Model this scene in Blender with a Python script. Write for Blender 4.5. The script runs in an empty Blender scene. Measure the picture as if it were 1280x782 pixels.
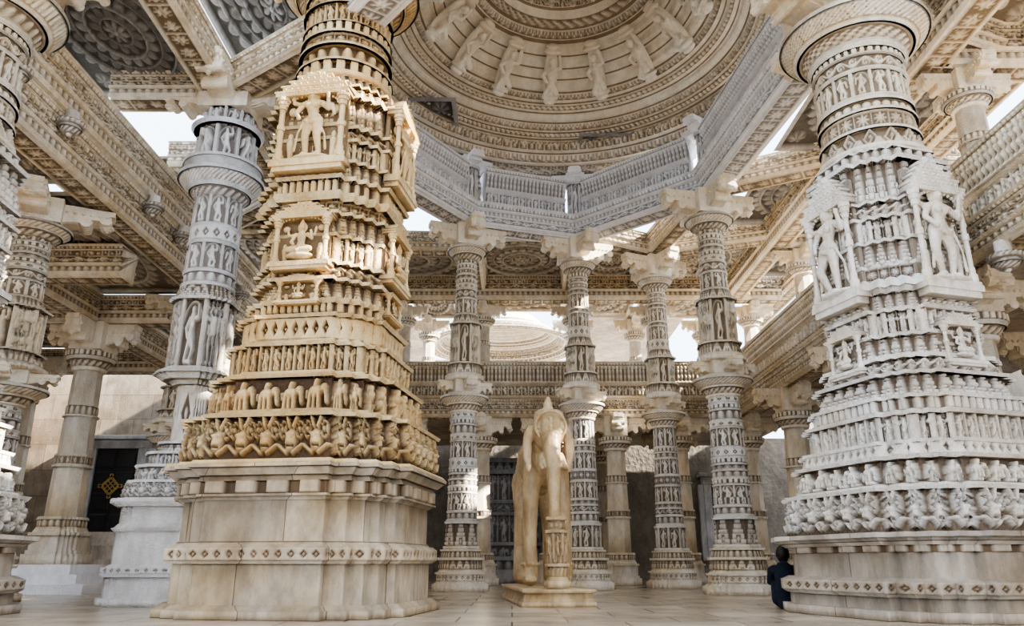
import bpy, bmesh, math, random
import numpy as np
from mathutils import Vector, Matrix
rnd = random.Random(7)
SC = bpy.context.scene
COL = SC.collection

# ------------------------------------------------------------------ materials
def stone(name, hi, hi2, lo, bump=0.35, rough=0.62, vor=45.0, block=False, stain=.6, rmax=.85):
    m = bpy.data.materials.new(name); m.use_nodes = True
    nt = m.node_tree; N = nt.nodes; L = nt.links
    b = N['Principled BSDF']; b.inputs['Roughness'].default_value = rough
    tc = N.new('ShaderNodeTexCoord')
    n1 = N.new('ShaderNodeTexNoise'); n1.inputs['Scale'].default_value = 1.7; n1.inputs['Detail'].default_value = 6
    L.new(tc.outputs['Object'], n1.inputs['Vector'])
    r1 = N.new('ShaderNodeValToRGB'); r1.color_ramp.elements[0].position = .38; r1.color_ramp.elements[1].position = .62
    r1.color_ramp.elements[0].color = (*hi, 1); r1.color_ramp.elements[1].color = (*hi2, 1)
    L.new(n1.outputs['Fac'], r1.inputs['Fac'])
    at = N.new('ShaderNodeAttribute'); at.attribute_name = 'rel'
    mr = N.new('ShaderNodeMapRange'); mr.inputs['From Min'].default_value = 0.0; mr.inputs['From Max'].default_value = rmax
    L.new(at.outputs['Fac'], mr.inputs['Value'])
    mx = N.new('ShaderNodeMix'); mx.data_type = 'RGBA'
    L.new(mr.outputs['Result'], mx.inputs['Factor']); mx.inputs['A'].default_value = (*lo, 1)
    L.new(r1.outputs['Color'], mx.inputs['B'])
    n2 = N.new('ShaderNodeTexNoise'); n2.inputs['Scale'].default_value = 5; n2.inputs['Detail'].default_value = 10; n2.inputs['Roughness'].default_value = .7
    mp = N.new('ShaderNodeMapping'); mp.inputs['Scale'].default_value = (1.2, 1.2, .5)
    L.new(tc.outputs['Object'], mp.inputs['Vector']); L.new(mp.outputs['Vector'], n2.inputs['Vector'])
    r2 = N.new('ShaderNodeValToRGB'); r2.color_ramp.elements[0].position = .34; r2.color_ramp.elements[1].position = .6
    r2.color_ramp.elements[0].color = (.46, .42, .37, 1); r2.color_ramp.elements[1].color = (1, 1, 1, 1)
    L.new(n2.outputs['Fac'], r2.inputs['Fac'])
    mu = N.new('ShaderNodeMix'); mu.data_type = 'RGBA'; mu.blend_type = 'MULTIPLY'; mu.inputs['Factor'].default_value = stain
    L.new(mx.outputs['Result'], mu.inputs['A']); L.new(r2.outputs['Color'], mu.inputs['B'])
    outc = mu.outputs['Result']
    vo = N.new('ShaderNodeTexVoronoi'); vo.inputs['Scale'].default_value = vor
    L.new(tc.outputs['Object'], vo.inputs['Vector'])
    n3 = N.new('ShaderNodeTexNoise'); n3.inputs['Scale'].default_value = 30; n3.inputs['Detail'].default_value = 5
    L.new(tc.outputs['Object'], n3.inputs['Vector'])
    ad = N.new('ShaderNodeMath'); ad.operation = 'ADD'
    L.new(n3.outputs['Fac'], ad.inputs[1])
    if block:
        vv = N.new('ShaderNodeMath'); vv.operation = 'MULTIPLY'; vv.inputs[1].default_value = 0; L.new(vo.outputs['Distance'], vv.inputs[0]); L.new(vv.outputs[0], ad.inputs[0])
        sx = N.new('ShaderNodeSeparateXYZ'); L.new(tc.outputs['Object'], sx.inputs[0])
        a2 = N.new('ShaderNodeMath'); a2.operation = 'ADD'; L.new(sx.outputs['X'], a2.inputs[0]); L.new(sx.outputs['Y'], a2.inputs[1])
        cb = N.new('ShaderNodeCombineXYZ'); L.new(a2.outputs[0], cb.inputs['X']); L.new(sx.outputs['Z'], cb.inputs['Y'])
        bk = N.new('ShaderNodeTexBrick'); bk.inputs['Scale'].default_value = 1; bk.inputs['Brick Width'].default_value = .83; bk.inputs['Row Height'].default_value = .62
        bk.inputs['Mortar Size'].default_value = .005; bk.inputs['Color1'].default_value = (1, 1, 1, 1); bk.inputs['Color2'].default_value = (.70, .69, .70, 1); bk.inputs['Mortar'].default_value = (.35, .28, .22, 1)
        L.new(cb.outputs[0], bk.inputs['Vector'])
        m2 = N.new('ShaderNodeMix'); m2.data_type = 'RGBA'; m2.blend_type = 'MULTIPLY'; m2.inputs['Factor'].default_value = 1
        L.new(outc, m2.inputs['A']); L.new(bk.outputs['Color'], m2.inputs['B']); outc = m2.outputs['Result']
        wv = N.new('ShaderNodeTexNoise'); wv.inputs['Scale'].default_value = 1.3; wv.inputs['Detail'].default_value = 10; wv.inputs['Distortion'].default_value = .8
        L.new(tc.outputs['Object'], wv.inputs['Vector'])
        r3 = N.new('ShaderNodeValToRGB'); els = r3.color_ramp.elements
        els[0].position = .35; els[0].color = (.58, .55, .52, 1); els[1].position = .65; els[1].color = (1, .96, .91, 1)
        L.new(wv.outputs['Fac'], r3.inputs['Fac'])
        m3 = N.new('ShaderNodeMix'); m3.data_type = 'RGBA'; m3.blend_type = 'MULTIPLY'; m3.inputs['Factor'].default_value = .9
        L.new(outc, m3.inputs['A']); L.new(r3.outputs['Color'], m3.inputs['B']); outc = m3.outputs['Result']
    else:
        L.new(vo.outputs['Distance'], ad.inputs[0])
    L.new(outc, b.inputs['Base Color'])
    bp = N.new('ShaderNodeBump'); bp.inputs['Strength'].default_value = bump; bp.inputs['Distance'].default_value = .02
    L.new(ad.outputs[0], bp.inputs['Height']); L.new(bp.outputs['Normal'], b.inputs['Normal'])
    return m

def plain(name, col, rough=.6, metal=0.0):
    m = bpy.data.materials.new(name); m.use_nodes = True
    nt = m.node_tree; b = nt.nodes['Principled BSDF']
    b.inputs['Roughness'].default_value = rough; b.inputs['Metallic'].default_value = metal
    n = nt.nodes.new('ShaderNodeTexNoise'); n.inputs['Scale'].default_value = 14
    r = nt.nodes.new('ShaderNodeValToRGB')
    r.color_ramp.elements[0].color = (*[c*.7 for c in col], 1); r.color_ramp.elements[1].color = (*[min(1, c*1.25) for c in col], 1)
    nt.links.new(n.outputs['Fac'], r.inputs['Fac']); nt.links.new(r.outputs['Color'], b.inputs['Base Color'])
    return m

M_CREAM = stone('cream_marble', (.80, .67, .48), (.88, .80, .68), (.20, .145, .09), stain=.55)
M_OCHRE = stone('ochre_marble', (.65, .43, .19), (.79, .61, .35), (.085, .042, .013))
M_WHITE = stone('white_marble', (.82, .81, .80), (.88, .87, .88), (.24, .21, .19), stain=.5)
M_RING  = stone('ring_marble', (.88, .88, .90), (.93, .93, .96), (.28, .27, .27), stain=.3)
M_DOME  = stone('dome_marble', (.90, .81, .68), (.94, .90, .82), (.32, .24, .16), stain=.4)
M_PALE  = stone('pale_marble', (.80, .72, .60), (.86, .83, .79), (.15, .11, .075), stain=.6)
M_ELE   = stone('elephant_marble', (.50, .34, .17), (.68, .52, .31), (.30, .20, .10), bump=.22, rough=.36, vor=14, stain=.95)
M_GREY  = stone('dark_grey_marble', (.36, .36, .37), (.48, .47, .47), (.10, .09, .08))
M_CEIL  = stone('ceiling_marble', (.62, .56, .47), (.72, .68, .62), (.20, .16, .12), stain=.5)
M_SMOOTH = stone('dressed_marble', (.62, .54, .43), (.74, .68, .60), (.20, .13, .07), bump=.15, block=True, stain=.75)
M_BLOCKO = stone('dressed_ochre_marble', (.62, .49, .32), (.74, .65, .51), (.18, .11, .05), bump=.15, block=True, stain=.75)

# ------------------------------------------------------------------ relief patterns
def hsh(i, k=0):
    return np.mod(np.sin(i*12.9898+k*78.233+.5)*43758.5453, 1)
def seg(c, w, x0, y0, x1, y1):
    dx, dy = x1-x0, y1-y0; l = dx*dx+dy*dy+1e-9
    t = np.clip(((c-x0)*dx+(w-y0)*dy)/l, 0, 1)
    return np.hypot(c-x0-t*dx, w-y0-t*dy)
def rnd_h(d, r):
    return np.sqrt(np.clip(1-(d/r)**2, 0, 1))
def p_figure(c, w, i):
    c0 = c
    c = np.where(i % 2 == 0, c, 1-c)
    c = c+(hsh(i)-.5)*.30*(w-.35)+(hsh(i, 1)-.5)*.06
    h = rnd_h(np.hypot((c-.5)*1.0, (w-.83)*1.0), .085)
    for a in [(.5, .72, .49, .5, .13), (.49, .46, .52, .4, .15), (.45, .4, .36, .08, .075), (.56, .4, .64, .24, .075), (.64, .24, .56, .07, .06),
              (.4, .7, .27, .55, .055), (.27, .55, .36, .42, .05), (.6, .7, .75, .72, .055), (.36, .06, .62, .06, .05)]:
        h = np.maximum(h, rnd_h(seg(c, w, *a[:4]), a[4])*.95)
    h = np.maximum(h, np.where(hsh(i, 2) < .4, rnd_h(seg(c, w, .75, .72, .72, .9), .05), rnd_h(seg(c, w, .75, .72, .78, .5), .05)))
    fr = ((c0 < .09) | (c0 > .91))*.75 + 0
    arch = np.clip(1-np.abs(np.hypot((c0-.5)*1.0, (w-.62)*1.15)-.40)/.05, 0, 1)*(w > .6)*.6
    return np.maximum(np.maximum(h, fr), arch)
def p_elephant(c, w, i):
    c = np.where(hsh(i) < .3, 1-c, c)
    w = w*(1.0+.18*hsh(i, 1))
    h = rnd_h(np.hypot((c-.45)/.32, (w-.58)/.24), 1)
    h = np.maximum(h, rnd_h(np.hypot((c-.78)/.15, (w-.68)/.2), 1))
    for a in [(.87, .6, .93, .2, .05), (.26, .5, .24, .06, .075), (.42, .45, .43, .06, .06), (.6, .5, .62, .06, .075), (.15, .6, .12, .35, .03), (.45, .78, .5, .93, .09)]:
        h = np.maximum(h, rnd_h(seg(c, w, *a[:4]), a[4]))
    return np.maximum(h, (w < .05)*.8)
def p_pot(c, w, i):
    x = c-.5
    h = rnd_h(np.hypot(x/.26, (w-.42)/.30), 1)*.85
    for s in (-1, 1):
        h = np.maximum(h, rnd_h(np.hypot((x-s*.10)/.07, (w-.52)/.08), 1)*1.1)
        q = np.hypot((x-s*.34)/.15, (w-.66)/.24)
        h = np.maximum(h, np.clip(1-np.abs(q-.8)/.22, 0, 1)*.85)
        h = np.maximum(h, rnd_h(np.hypot((x-s*.34)/.06, (w-.66)/.09), 1)*.8)
        h = np.maximum(h, rnd_h(seg(c, w, .5+s*.12, .12, .5+s*.46, .30), .06)*.7)
        h = np.maximum(h, rnd_h(seg(c, w, .5+s*.08, .72, .5+s*.20, .95), .05)*.9)
    h = h-(np.abs(w-.28) < .035)*(np.abs(x) < .14)*.6
    return np.clip(h, 0, 1.1)
def p_lattice(c, w, i):
    d = np.abs(c-.5)+np.abs(w-.5)*.9
    h = np.clip((d-.30)/.05, 0, 1)
    fr = (np.abs(c-.5) > .42)
    return np.maximum(np.maximum(h, fr*1.0), rnd_h(np.hypot(c-.5, w-.5), .12)*.8)
def p_flower(c, w, i):
    x, y = c-.5, w-.5; r = np.hypot(x, y); a = np.arctan2(y, x)
    f = np.where(r < .42*(.72+.28*np.cos(8*a)), .35+.65*np.cos(r*3.2)**2*(.6+.4*np.cos(8*a)), 0)
    return np.maximum(f, ((np.abs(y) > .44) | (np.abs(x) > .46))*.7)
def p_bead(c, w, i):
    return rnd_h(np.hypot(c-.5, w-.5), .46)
def p_lotus(c, w, i):
    x = np.abs(c-.5)*2
    edge = np.sqrt(np.clip(1-x**2.4, 0, 1))
    return np.clip((edge-w)*5, 0, 1)*(.6+.4*np.cos(x*3))*(.55+.45*w)
def p_scroll(c, w, i):
    s = np.where(i % 2 == 0, 1, -1)
    st = rnd_h(np.abs(w-.5-.3*s*np.sin(np.pi*c)), .10)
    x, y = c-.5, w-.5+.12*s; r = np.hypot(x, y); a = np.arctan2(y, x)
    sp = (.5+.5*np.sin(a*s+r*24))*(r < .33)
    return np.maximum(st, sp*.9)
def p_dentil(c, w, i):
    return ((np.abs(c-.5) < .3) & (w > .08))*1.0
def p_rib(c, w, i):
    return np.abs(np.sin(np.pi*c))**.6
def p_chev(c, w, i):
    x = np.abs(c-.5)*2
    d = (w-(1-x))
    return np.clip(1-np.abs(d)/.16, 0, 1)*.9+ (d < -.35)*.6
def p_shrine(c, w, i):
    x = np.abs(c-.5)*2
    lv = np.floor(w*5)/5
    h = (x < (.95-lv*.75))*(.45+.5*(1-lv))
    g = (np.mod(w*5, 1) < .22)
    h = np.clip(h-g*.35, 0, 1)
    return np.where((x < .3) & (w < .36) & (w > .06), .1+rnd_h(np.hypot(x/.25, (w-.2)/.14), 1)*.6, h)
def p_rail(c, w, i):
    b = rnd_h(np.abs(c-.5), .3)*(.75+.25*np.cos(w*18))
    b = np.maximum(b, rnd_h(np.hypot((c-.5)/.45, (w-.9)/.1), 1))
    return np.maximum(b, (w < .06)*.8)
def p_scallop(c, w, i):
    # hanging cusped scallops
    x = np.abs(c-.5)*2
    return ((w > .75-.75*np.sqrt(np.clip(1-x**2, 0, 1)))*(.55+.45*np.cos(x*7)))*1.0
def p_zero(c, w, i):
    return c*0
PT = dict(figure=p_figure, elephant=p_elephant, pot=p_pot, lattice=p_lattice, flower=p_flower, bead=p_bead, lotus=p_lotus, scallop=p_scallop,
          scroll=p_scroll, dentil=p_dentil, rib=p_rib, chev=p_chev, shrine=p_shrine, rail=p_rail, zero=p_zero)

# ------------------------------------------------------------------ grid meshes
def grid_mesh(name, P, rel, cu, cv, mat, caps=True):
    R, C = P.shape[:2]
    me = bpy.data.meshes.new(name)
    idx = np.arange(R*C).reshape(R, C)
    ru = np.arange(C if cu else C-1); rv = np.arange(R if cv else R-1)
    A, B = np.meshgrid(rv, ru, indexing='ij')
    A2, B2 = (A+1) % R, (B+1) % C
    F = np.stack([idx[A, B], idx[A, B2], idx[A2, B2], idx[A2, B]], -1).reshape(-1, 4)
    loops = F.ravel().tolist(); starts = list(range(0, len(loops), 4)); tot = [4]*len(starts)
    if caps:
        cl = []
        if cu and not cv: cl = [idx[0, ::-1], idx[-1, :]]
        if cv and not cu: cl = [idx[:, 0], idx[::-1, -1]]
        for c in cl:
            starts.append(len(loops)); loops += c.tolist(); tot.append(len(c))
    me.vertices.add(R*C); me.vertices.foreach_set('co', P.reshape(-1).astype(np.float32))
    me.loops.add(len(loops)); me.loops.foreach_set('vertex_index', np.array(loops, dtype=np.int32))
    me.polygons.add(len(starts)); me.polygons.foreach_set('loop_start', np.array(starts, dtype=np.int32))
    me.polygons.foreach_set('loop_total', np.array(tot, dtype=np.int32))
    me.update(calc_edges=True); me.validate()
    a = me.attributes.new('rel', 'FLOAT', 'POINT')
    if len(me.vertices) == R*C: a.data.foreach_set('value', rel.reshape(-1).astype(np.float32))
    me.materials.append(mat)
    return me

def prof_rows(e, dz):
    rows = []
    for k in range(len(e)-1):
        r0, z0 = e[k][:2]; r1, z1 = e[k+1][:2]
        L = math.hypot(r1-r0, z1-z0)
        if L < 1e-6: continue
        nr, nz = (z1-z0)/L, -(r1-r0)/L
        if len(e[k]) > 2:
            n = max(4, int(math.ceil(L/dz)))
            if e[k][2] == 'zero': n = 1
            for j in range(n+1):
                t = j/n
                rows.append((r0+(r1-r0)*t, z0+(z1-z0)*t, nr, nz, (1-t if z1 < z0-1e-6 else t), e[k][2], e[k][3], e[k][4]))
        else:
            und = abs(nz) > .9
            if und: rows.append((r0, z0, nr, nz, 0, None, .3 if nz < 0 else .6, 0)); rows.append((r1, z1, nr, nz, 0, None, .5 if nz < 0 else .7, 0))  # down-facing ledges get a darker dirt-and-shade tone put into the colour
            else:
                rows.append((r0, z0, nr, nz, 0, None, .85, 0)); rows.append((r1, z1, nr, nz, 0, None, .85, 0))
    return rows

def sec_circle(m):
    a = np.arange(m)/m*2*math.pi
    return dict(x=np.cos(a), y=np.sin(a), nx=np.cos(a), ny=np.sin(a), fu=np.arange(m)/m, fl=np.full(m, 2*math.pi), fid=np.zeros(m, int))
def sec_poly(pts, m):
    n = len(pts); per = sum(math.dist(pts[i], pts[(i+1) % n]) for i in range(n))
    X = {k: [] for k in ('x', 'y', 'nx', 'ny', 'fu', 'fl', 'fid')}
    for i in range(n):
        a, b, p = pts[i], pts[(i+1) % n], pts[i-1]
        L = math.dist(a, b); k = max(3, round(m*L/per))
        nx, ny = (b[1]-a[1])/L, -(b[0]-a[0])/L
        L2 = math.dist(p, a); px, py = (a[1]-p[1])/L2, -(a[0]-p[0])/L2
        for j in range(k):
            t = j/k
            X['x'].append(a[0]+(b[0]-a[0])*t); X['y'].append(a[1]+(b[1]-a[1])*t)
            X['nx'].append((nx+px)/2 if j == 0 else nx); X['ny'].append((ny+py)/2 if j == 0 else ny)
            X['fu'].append(t); X['fl'].append(L); X['fid'].append(i)
    return {k: np.array(v) for k, v in X.items()}
def redent(steps):
    mir = [(y, x) for x, y in reversed(steps)]
    if abs(steps[-1][0]-steps[-1][1]) < 1e-6: mir = mir[1:]
    q = list(steps) + mir
    out = []
    for k in range(4):
        c, s = [(1, 0), (0, 1), (-1, 0), (0, -1)][k]
        for x, y in q: out.append((x*c-y*s, x*s+y*c))
    return out
SQ3 = redent([(1, .5), (.9, .5), (.9, .66), (.79, .66), (.79, .79)])
SQB = redent([(1, .54), (.91, .54), (.91, .70), (.83, .70), (.83, .83)])
SQ5 = redent([(1, .48), (.87, .48), (.87, .64), (.76, .64), (.76, .76)])
OCT = [(math.cos(math.pi/8+k*math.pi/4)*1.05, math.sin(math.pi/8+k*math.pi/4)*1.05) for k in range(8)]

def col_mesh(name, sec, e, dz, mat, inward=False, caps=True):
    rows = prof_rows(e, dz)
    R = len(rows); C = len(sec['x'])
    P = np.zeros((R, C, 3)); rel = np.full((R, C), .85)
    sg = -1 if inward else 1
    for k, (r, z, nr, nz, w, pat, cell, dep) in enumerate(rows):
        h = 0
        if pat:
            n = np.maximum(1, np.round(sec['fl']*abs(r)/cell))
            v = sec['fu']*n; i = np.floor(v+1e-9).astype(int); c = v-i
            ii = i+sec['fid']*7
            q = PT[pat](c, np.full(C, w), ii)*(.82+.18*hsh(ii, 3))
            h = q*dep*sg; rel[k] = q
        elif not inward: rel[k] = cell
        P[k, :, 0] = sec['x']*r+sec['nx']*h*nr
        P[k, :, 1] = sec['y']*r+sec['ny']*h*nr
        P[k, :, 2] = z+h*nz
    return grid_mesh(name, P, rel, True, False, mat, caps)

def sweep_mesh(name, pts, closed, e, du, dz, mat):
    e = e + [e[0][:2]]
    rows = prof_rows(e, dz)
    n = len(pts); ne = n if closed else n-1
    nor = []
    for i in range(ne):
        a, b = pts[i], pts[(i+1) % n]; L = math.dist(a, b)
        nor.append((-(b[1]-a[1])/L, (b[0]-a[0])/L))
    mit = []
    for i in range(n):
        if closed or 0 < i < n-1:
            p, q = nor[i-1], nor[i % ne]
            s = 1+p[0]*q[0]+p[1]*q[1]; mit.append(((p[0]+q[0])/s, (p[1]+q[1])/s))
        else: mit.append(nor[0] if i == 0 else nor[-1])
    cols = []
    for i in range(ne):
        a, b = pts[i], pts[(i+1) % n]; L = math.dist(a, b); k = max(2, int(L/du))
        last = (not closed and i == ne-1)
        for j in range(k+(1 if last else 0)):
            t = j/k; ma, mb = mit[i], mit[(i+1) % n]
            cols.append((a[0]+(b[0]-a[0])*t, a[1]+(b[1]-a[1])*t, ma[0]+(mb[0]-ma[0])*t, ma[1]+(mb[1]-ma[1])*t, nor[i][0], nor[i][1], t, L, i))
    A = np.array(cols); C = len(cols); R = len(rows)
    P = np.zeros((R, C, 3)); rel = np.full((R, C), .85)
    for k, (r, z, nr, nz, w, pat, cell, dep) in enumerate(rows):
        h = 0
        if pat:
            nn = np.maximum(1, np.round(A[:, 7]/cell)); v = A[:, 6]*nn; i = np.floor(v+1e-9).astype(int); c = v-i
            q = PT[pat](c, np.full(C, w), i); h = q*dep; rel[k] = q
        P[k, :, 0] = A[:, 0]+A[:, 2]*r+A[:, 4]*h*nr
        P[k, :, 1] = A[:, 1]+A[:, 3]*r+A[:, 5]*h*nr
        P[k, :, 2] = z+h*nz
    return grid_mesh(name, P, rel, closed, True, mat, not closed)

# ------------------------------------------------------------------ object helpers
def obj(name, me, parent=None, loc=(0, 0, 0), rot=0.0, scale=None):
    o = bpy.data.objects.new(name, me); COL.objects.link(o)
    o.location = loc; o.rotation_euler = (0, 0, rot)
    if scale: o.scale = scale
    if parent: o.parent = parent
    return o
def top(o, label, cat, group=None):
    o['label'] = label; o['category'] = cat
    if group: o['group'] = group
    return o
def struct(o, label):
    o['kind'] = 'structure'; o['label'] = label; o['category'] = 'building part'
    return o
def copy_thing(src, loc, rot=0, scale=None, label=None):
    o = src.copy(); COL.objects.link(o); o.location = loc; o.rotation_euler = (0, 0, rot)
    if scale: o.scale = scale
    if label: o['label'] = label
    for ch in src.children:
        c = ch.copy(); c.parent = o; COL.objects.link(c)
        for g in ch.children:
            d = g.copy(); d.parent = c; COL.objects.link(d)
    return o

def stack(z, items, f=1.0):
    e = []
    for it in items:
        h, r0, r1 = it[0], it[1]*f, it[2]*f
        if len(it) > 3: e.append((r0, z, it[3], it[4], it[5]))
        else: e.append((r0, z))
        e.append((r1, z+h)); z += h
    return e
def ornate(z0, z1, r0, r1, seed, unit=.13, cell=.09, dep=.02, pats=('flower', 'lotus', 'scroll', 'lattice', 'figure', 'chev', 'dentil')):
    rg = random.Random(seed); e = []; z = z0; last = None
    while z < z1-1e-4:
        p = rg.choice([q for q in pats if q != last]); last = p
        h = unit*rg.uniform(.6, 1.3)
        if p == 'figure': h = unit*2.0
        if p in ('dentil', 'chev'): h = unit*.6
        h = min(h, z1-z)
        if z1-(z+h) < unit*.5: h = z1-z
        f = lambda q: r0+(r1-r0)*(q-z0)/(z1-z0)
        r = f(z); m = min(unit*.28, h*.35)
        e += [(r+dep*.6, z), (r+dep*1.3, z+m*.35), (r+dep*1.3, z+m*.65), (r+dep*.3, z+m)]
        cc = cell*(.6 if p in ('dentil', 'bead') else 1)
        if p == 'figure': cc = unit*1.1
        e += [(f(z+m), z+m, p, cc, dep), (f(z+h), z+h)]
        z += h
    return e

def bm_box(bm, c, s, rotz=0):
    M = Matrix.Translation(c) @ Matrix.Rotation(rotz, 4, 'Z') @ Matrix.Diagonal((s[0], s[1], s[2], 1))
    bmesh.ops.create_cube(bm, size=1, matrix=M)
def bm_done(bm, name, mat, bevel=0):
    if bevel:
        bmesh.ops.bevel(bm, geom=bm.edges[:], offset=bevel, segments=1, affect='EDGES')
    me = bpy.data.meshes.new(name); bm.to_mesh(me); bm.free(); me.materials.append(mat)
    a = me.attributes.new('rel', 'FLOAT', 'POINT'); a.data.foreach_set('value', np.full(len(me.vertices), .85, dtype=np.float32))
    return me
def bm_extr(bm, pts, width, M):
    a = [bm.verts.new(M @ Vector((s, -width/2, z))) for s, z in pts]
    b = [bm.verts.new(M @ Vector((s, width/2, z))) for s, z in pts]
    n = len(pts)
    bm.faces.new(a[::-1]); bm.faces.new(b)
    for i in range(n): bm.faces.new((a[i], a[(i+1) % n], b[(i+1) % n], b[i]))

def bracket_mesh(name, reach, h, core, width, mat, arms=4):
    bm = bmesh.new()
    pr = [(0, 0), (core, 0), (core*1.1, h*.18), (core+(reach-core)*.35, h*.30), (core+(reach-core)*.5, h*.22), (core+(reach-core)*.62, h*.34),
          (core+(reach-core)*.62, h*.5), (reach*.86, h*.52), (reach*.93, h*.45), (reach, h*.56), (reach, h*.78), (reach*1.04, h*.8), (reach*1.04, h*1.0), (0, h*1.0)]
    for k in range(arms):
        M = Matrix.Rotation(k*2*math.pi/arms, 4, 'Z')
        bm_extr(bm, pr, width, M)
        bm_extr(bm, [(s*.97, z*.9+h*.04) for s, z in pr], width*1.25, M)
        for (s, z, r) in ((reach*.93, h*.5, h*.14), (core+(reach-core)*.5, h*.28, h*.12)):
            bmesh.ops.create_cone(bm, cap_ends=True, segments=12, radius1=r, radius2=r, depth=width*1.35,
                                  matrix=M @ Matrix.Translation((s, 0, z)) @ Matrix.Rotation(math.pi/2, 4, 'X'))
        for j, (rr, zz) in enumerate(((h*.13, .42), (h*.16, .34), (h*.09, .26), (h*.04, .18))):
            bmesh.ops.create_uvsphere(bm, u_segments=10, v_segments=6, radius=rr, matrix=M @ Matrix.Translation((reach*.96, 0, h*(zz+.04))) @ Matrix.Diagonal((1, 1, .5, 1)))
        for j in range(6):
            s = core+(reach-core)*(j+.5)/6
            for q in (-1, 1): bmesh.ops.create_icosphere(bm, subdivisions=1, radius=h*.05, matrix=M @ Matrix.Translation((s, q*width*.66, h*.66)))
    bm_box(bm, (0, 0, h*.5), (core*2.1, core*2.1, h))
    return bm_done(bm, name, mat)

def add_ell(bm, c, r, rot=None):
    M = Matrix.Translation(c)
    if rot: M = M @ Matrix.Rotation(rot[0], 4, rot[1])
    bmesh.ops.create_icosphere(bm, subdivisions=3, radius=1, matrix=M @ Matrix.Diagonal((r[0], r[1], r[2], 1)))
def add_cap(bm, p0, p1, r0, r1):
    p0, p1 = Vector(p0), Vector(p1); d = p1-p0
    q = d.to_track_quat('Z', 'Y').to_matrix().to_4x4()
    bmesh.ops.create_cone(bm, cap_ends=True, segments=16, radius1=r0, radius2=r1, depth=d.length, matrix=Matrix.Translation((p0+p1)/2) @ q)
    bmesh.ops.create_icosphere(bm, subdivisions=2, radius=r0, matrix=Matrix.Translation(p0))
    bmesh.ops.create_icosphere(bm, subdivisions=2, radius=r1, matrix=Matrix.Translation(p1))
def blob(name, fn, voxel, mat, it=4):
    bm = bmesh.new(); fn(bm)
    me = bpy.data.meshes.new('tmp'); bm.to_mesh(me); bm.free()
    o = bpy.data.objects.new('tmp', me); COL.objects.link(o)
    m = o.modifiers.new('r', 'REMESH'); m.mode = 'VOXEL'; m.voxel_size = voxel
    s = o.modifiers.new('s', 'SMOOTH'); s.iterations = it; s.factor = .5
    dg = bpy.context.evaluated_depsgraph_get()
    r = bpy.data.meshes.new_from_object(o.evaluated_get(dg)); r.name = name
    bpy.data.objects.remove(o); bpy.data.meshes.remove(me)
    r.polygons.foreach_set('use_smooth', [True]*len(r.polygons))
    r.materials.clear(); r.materials.append(mat)
    a = r.attributes.new('rel', 'FLOAT', 'POINT'); a.data.foreach_set('value', np.full(len(r.vertices), .85, dtype=np.float32))
    return r

def chain(bm, pts):
    for a, b in zip(pts[:-1], pts[1:]): add_cap(bm, a[:3], b[:3], a[3], b[3])
def deity(f=1, pose=0):
    def fn(bm):
        s = f
        add_ell(bm, (.0, -.02, .87), (.062, .065, .078)); add_ell(bm, (0, -.085, .865), (.014, .018, .022))
        chain(bm, [(0, 0, .93, .062), (0, 0, .99, .045), (0, 0, 1.06, .018)])
        add_ell(bm, (0, .02, .88), (.10, .02, .11))
        for q in (-1, 1): add_ell(bm, (q*.07, 0, .85), (.015, .02, .04))
        chain(bm, [(0, 0, .82, .035), (0, 0, .76, .05)])
        chain(bm, [(-.09, 0, .76, .045), (.09, 0, .76, .045)])
        chain(bm, [(0, 0, .72, .09), (.01*s, 0, .61, .062), (.035*s, 0, .53, .10)])
        for q in (-1, 1): add_ell(bm, (q*.045, -.07, .705), (.04, .035, .04))
        chain(bm, [(-.02*s, 0, .5, .078), (-.06*s, -.04, .29, .052), (-.05*s, 0, .06, .034)])
        chain(bm, [(.085*s, 0, .5, .078), ((.16 if pose else .1)*s, -.05, .29, .052), ((.08 if pose else .13)*s, 0, .06, .034)])
        add_ell(bm, (-.055*s, -.05, .025), (.035, .08, .028)); add_ell(bm, (.13*s, -.05, .025), (.035, .08, .028))
        chain(bm, [(-.13, 0, .75, .042), (-.21, -.03, .62, .032), (-.15, -.11, .53, .026)]); add_ell(bm, (-.14, -.12, .51), (.03, .03, .035))
        chain(bm, [(.13, 0, .75, .042), (.23, -.03, .65, .032), (.23, -.08, .80, .026)]); add_ell(bm, (.23, -.09, .83), (.028, .03, .04))
        chain(bm, [(.12, .03, .75, .035), (.27, .0, .72, .027), (.31, -.02, .58, .024)])
        chain(bm, [(-.12, .03, .75, .035), (-.26, 0, .78, .027), (-.27, -.02, .93, .024)])
        for a in range(14):
            t = a/13*math.pi
            add_ell(bm, (.035*s+.11*math.cos(t), -.08*math.sin(t)-.01, .5-.03*math.sin(t)), (.016, .016, .016))
            add_ell(bm, (.13*math.cos(t), -.06-.03*math.sin(t), .74-.30*math.sin(t)), (.014, .014, .014))
        chain(bm, [(.1, -.05, .5, .02), (.2, -.03, .3, .014), (.22, -.02, .1, .02)])
        chain(bm, [(-.09, -.05, .5, .02), (-.17, -.03, .32, .014), (-.2, -.02, .1, .02)])
        add_ell(bm, (.02, 0, .0), (.26, .13, .035))
    return fn
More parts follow.
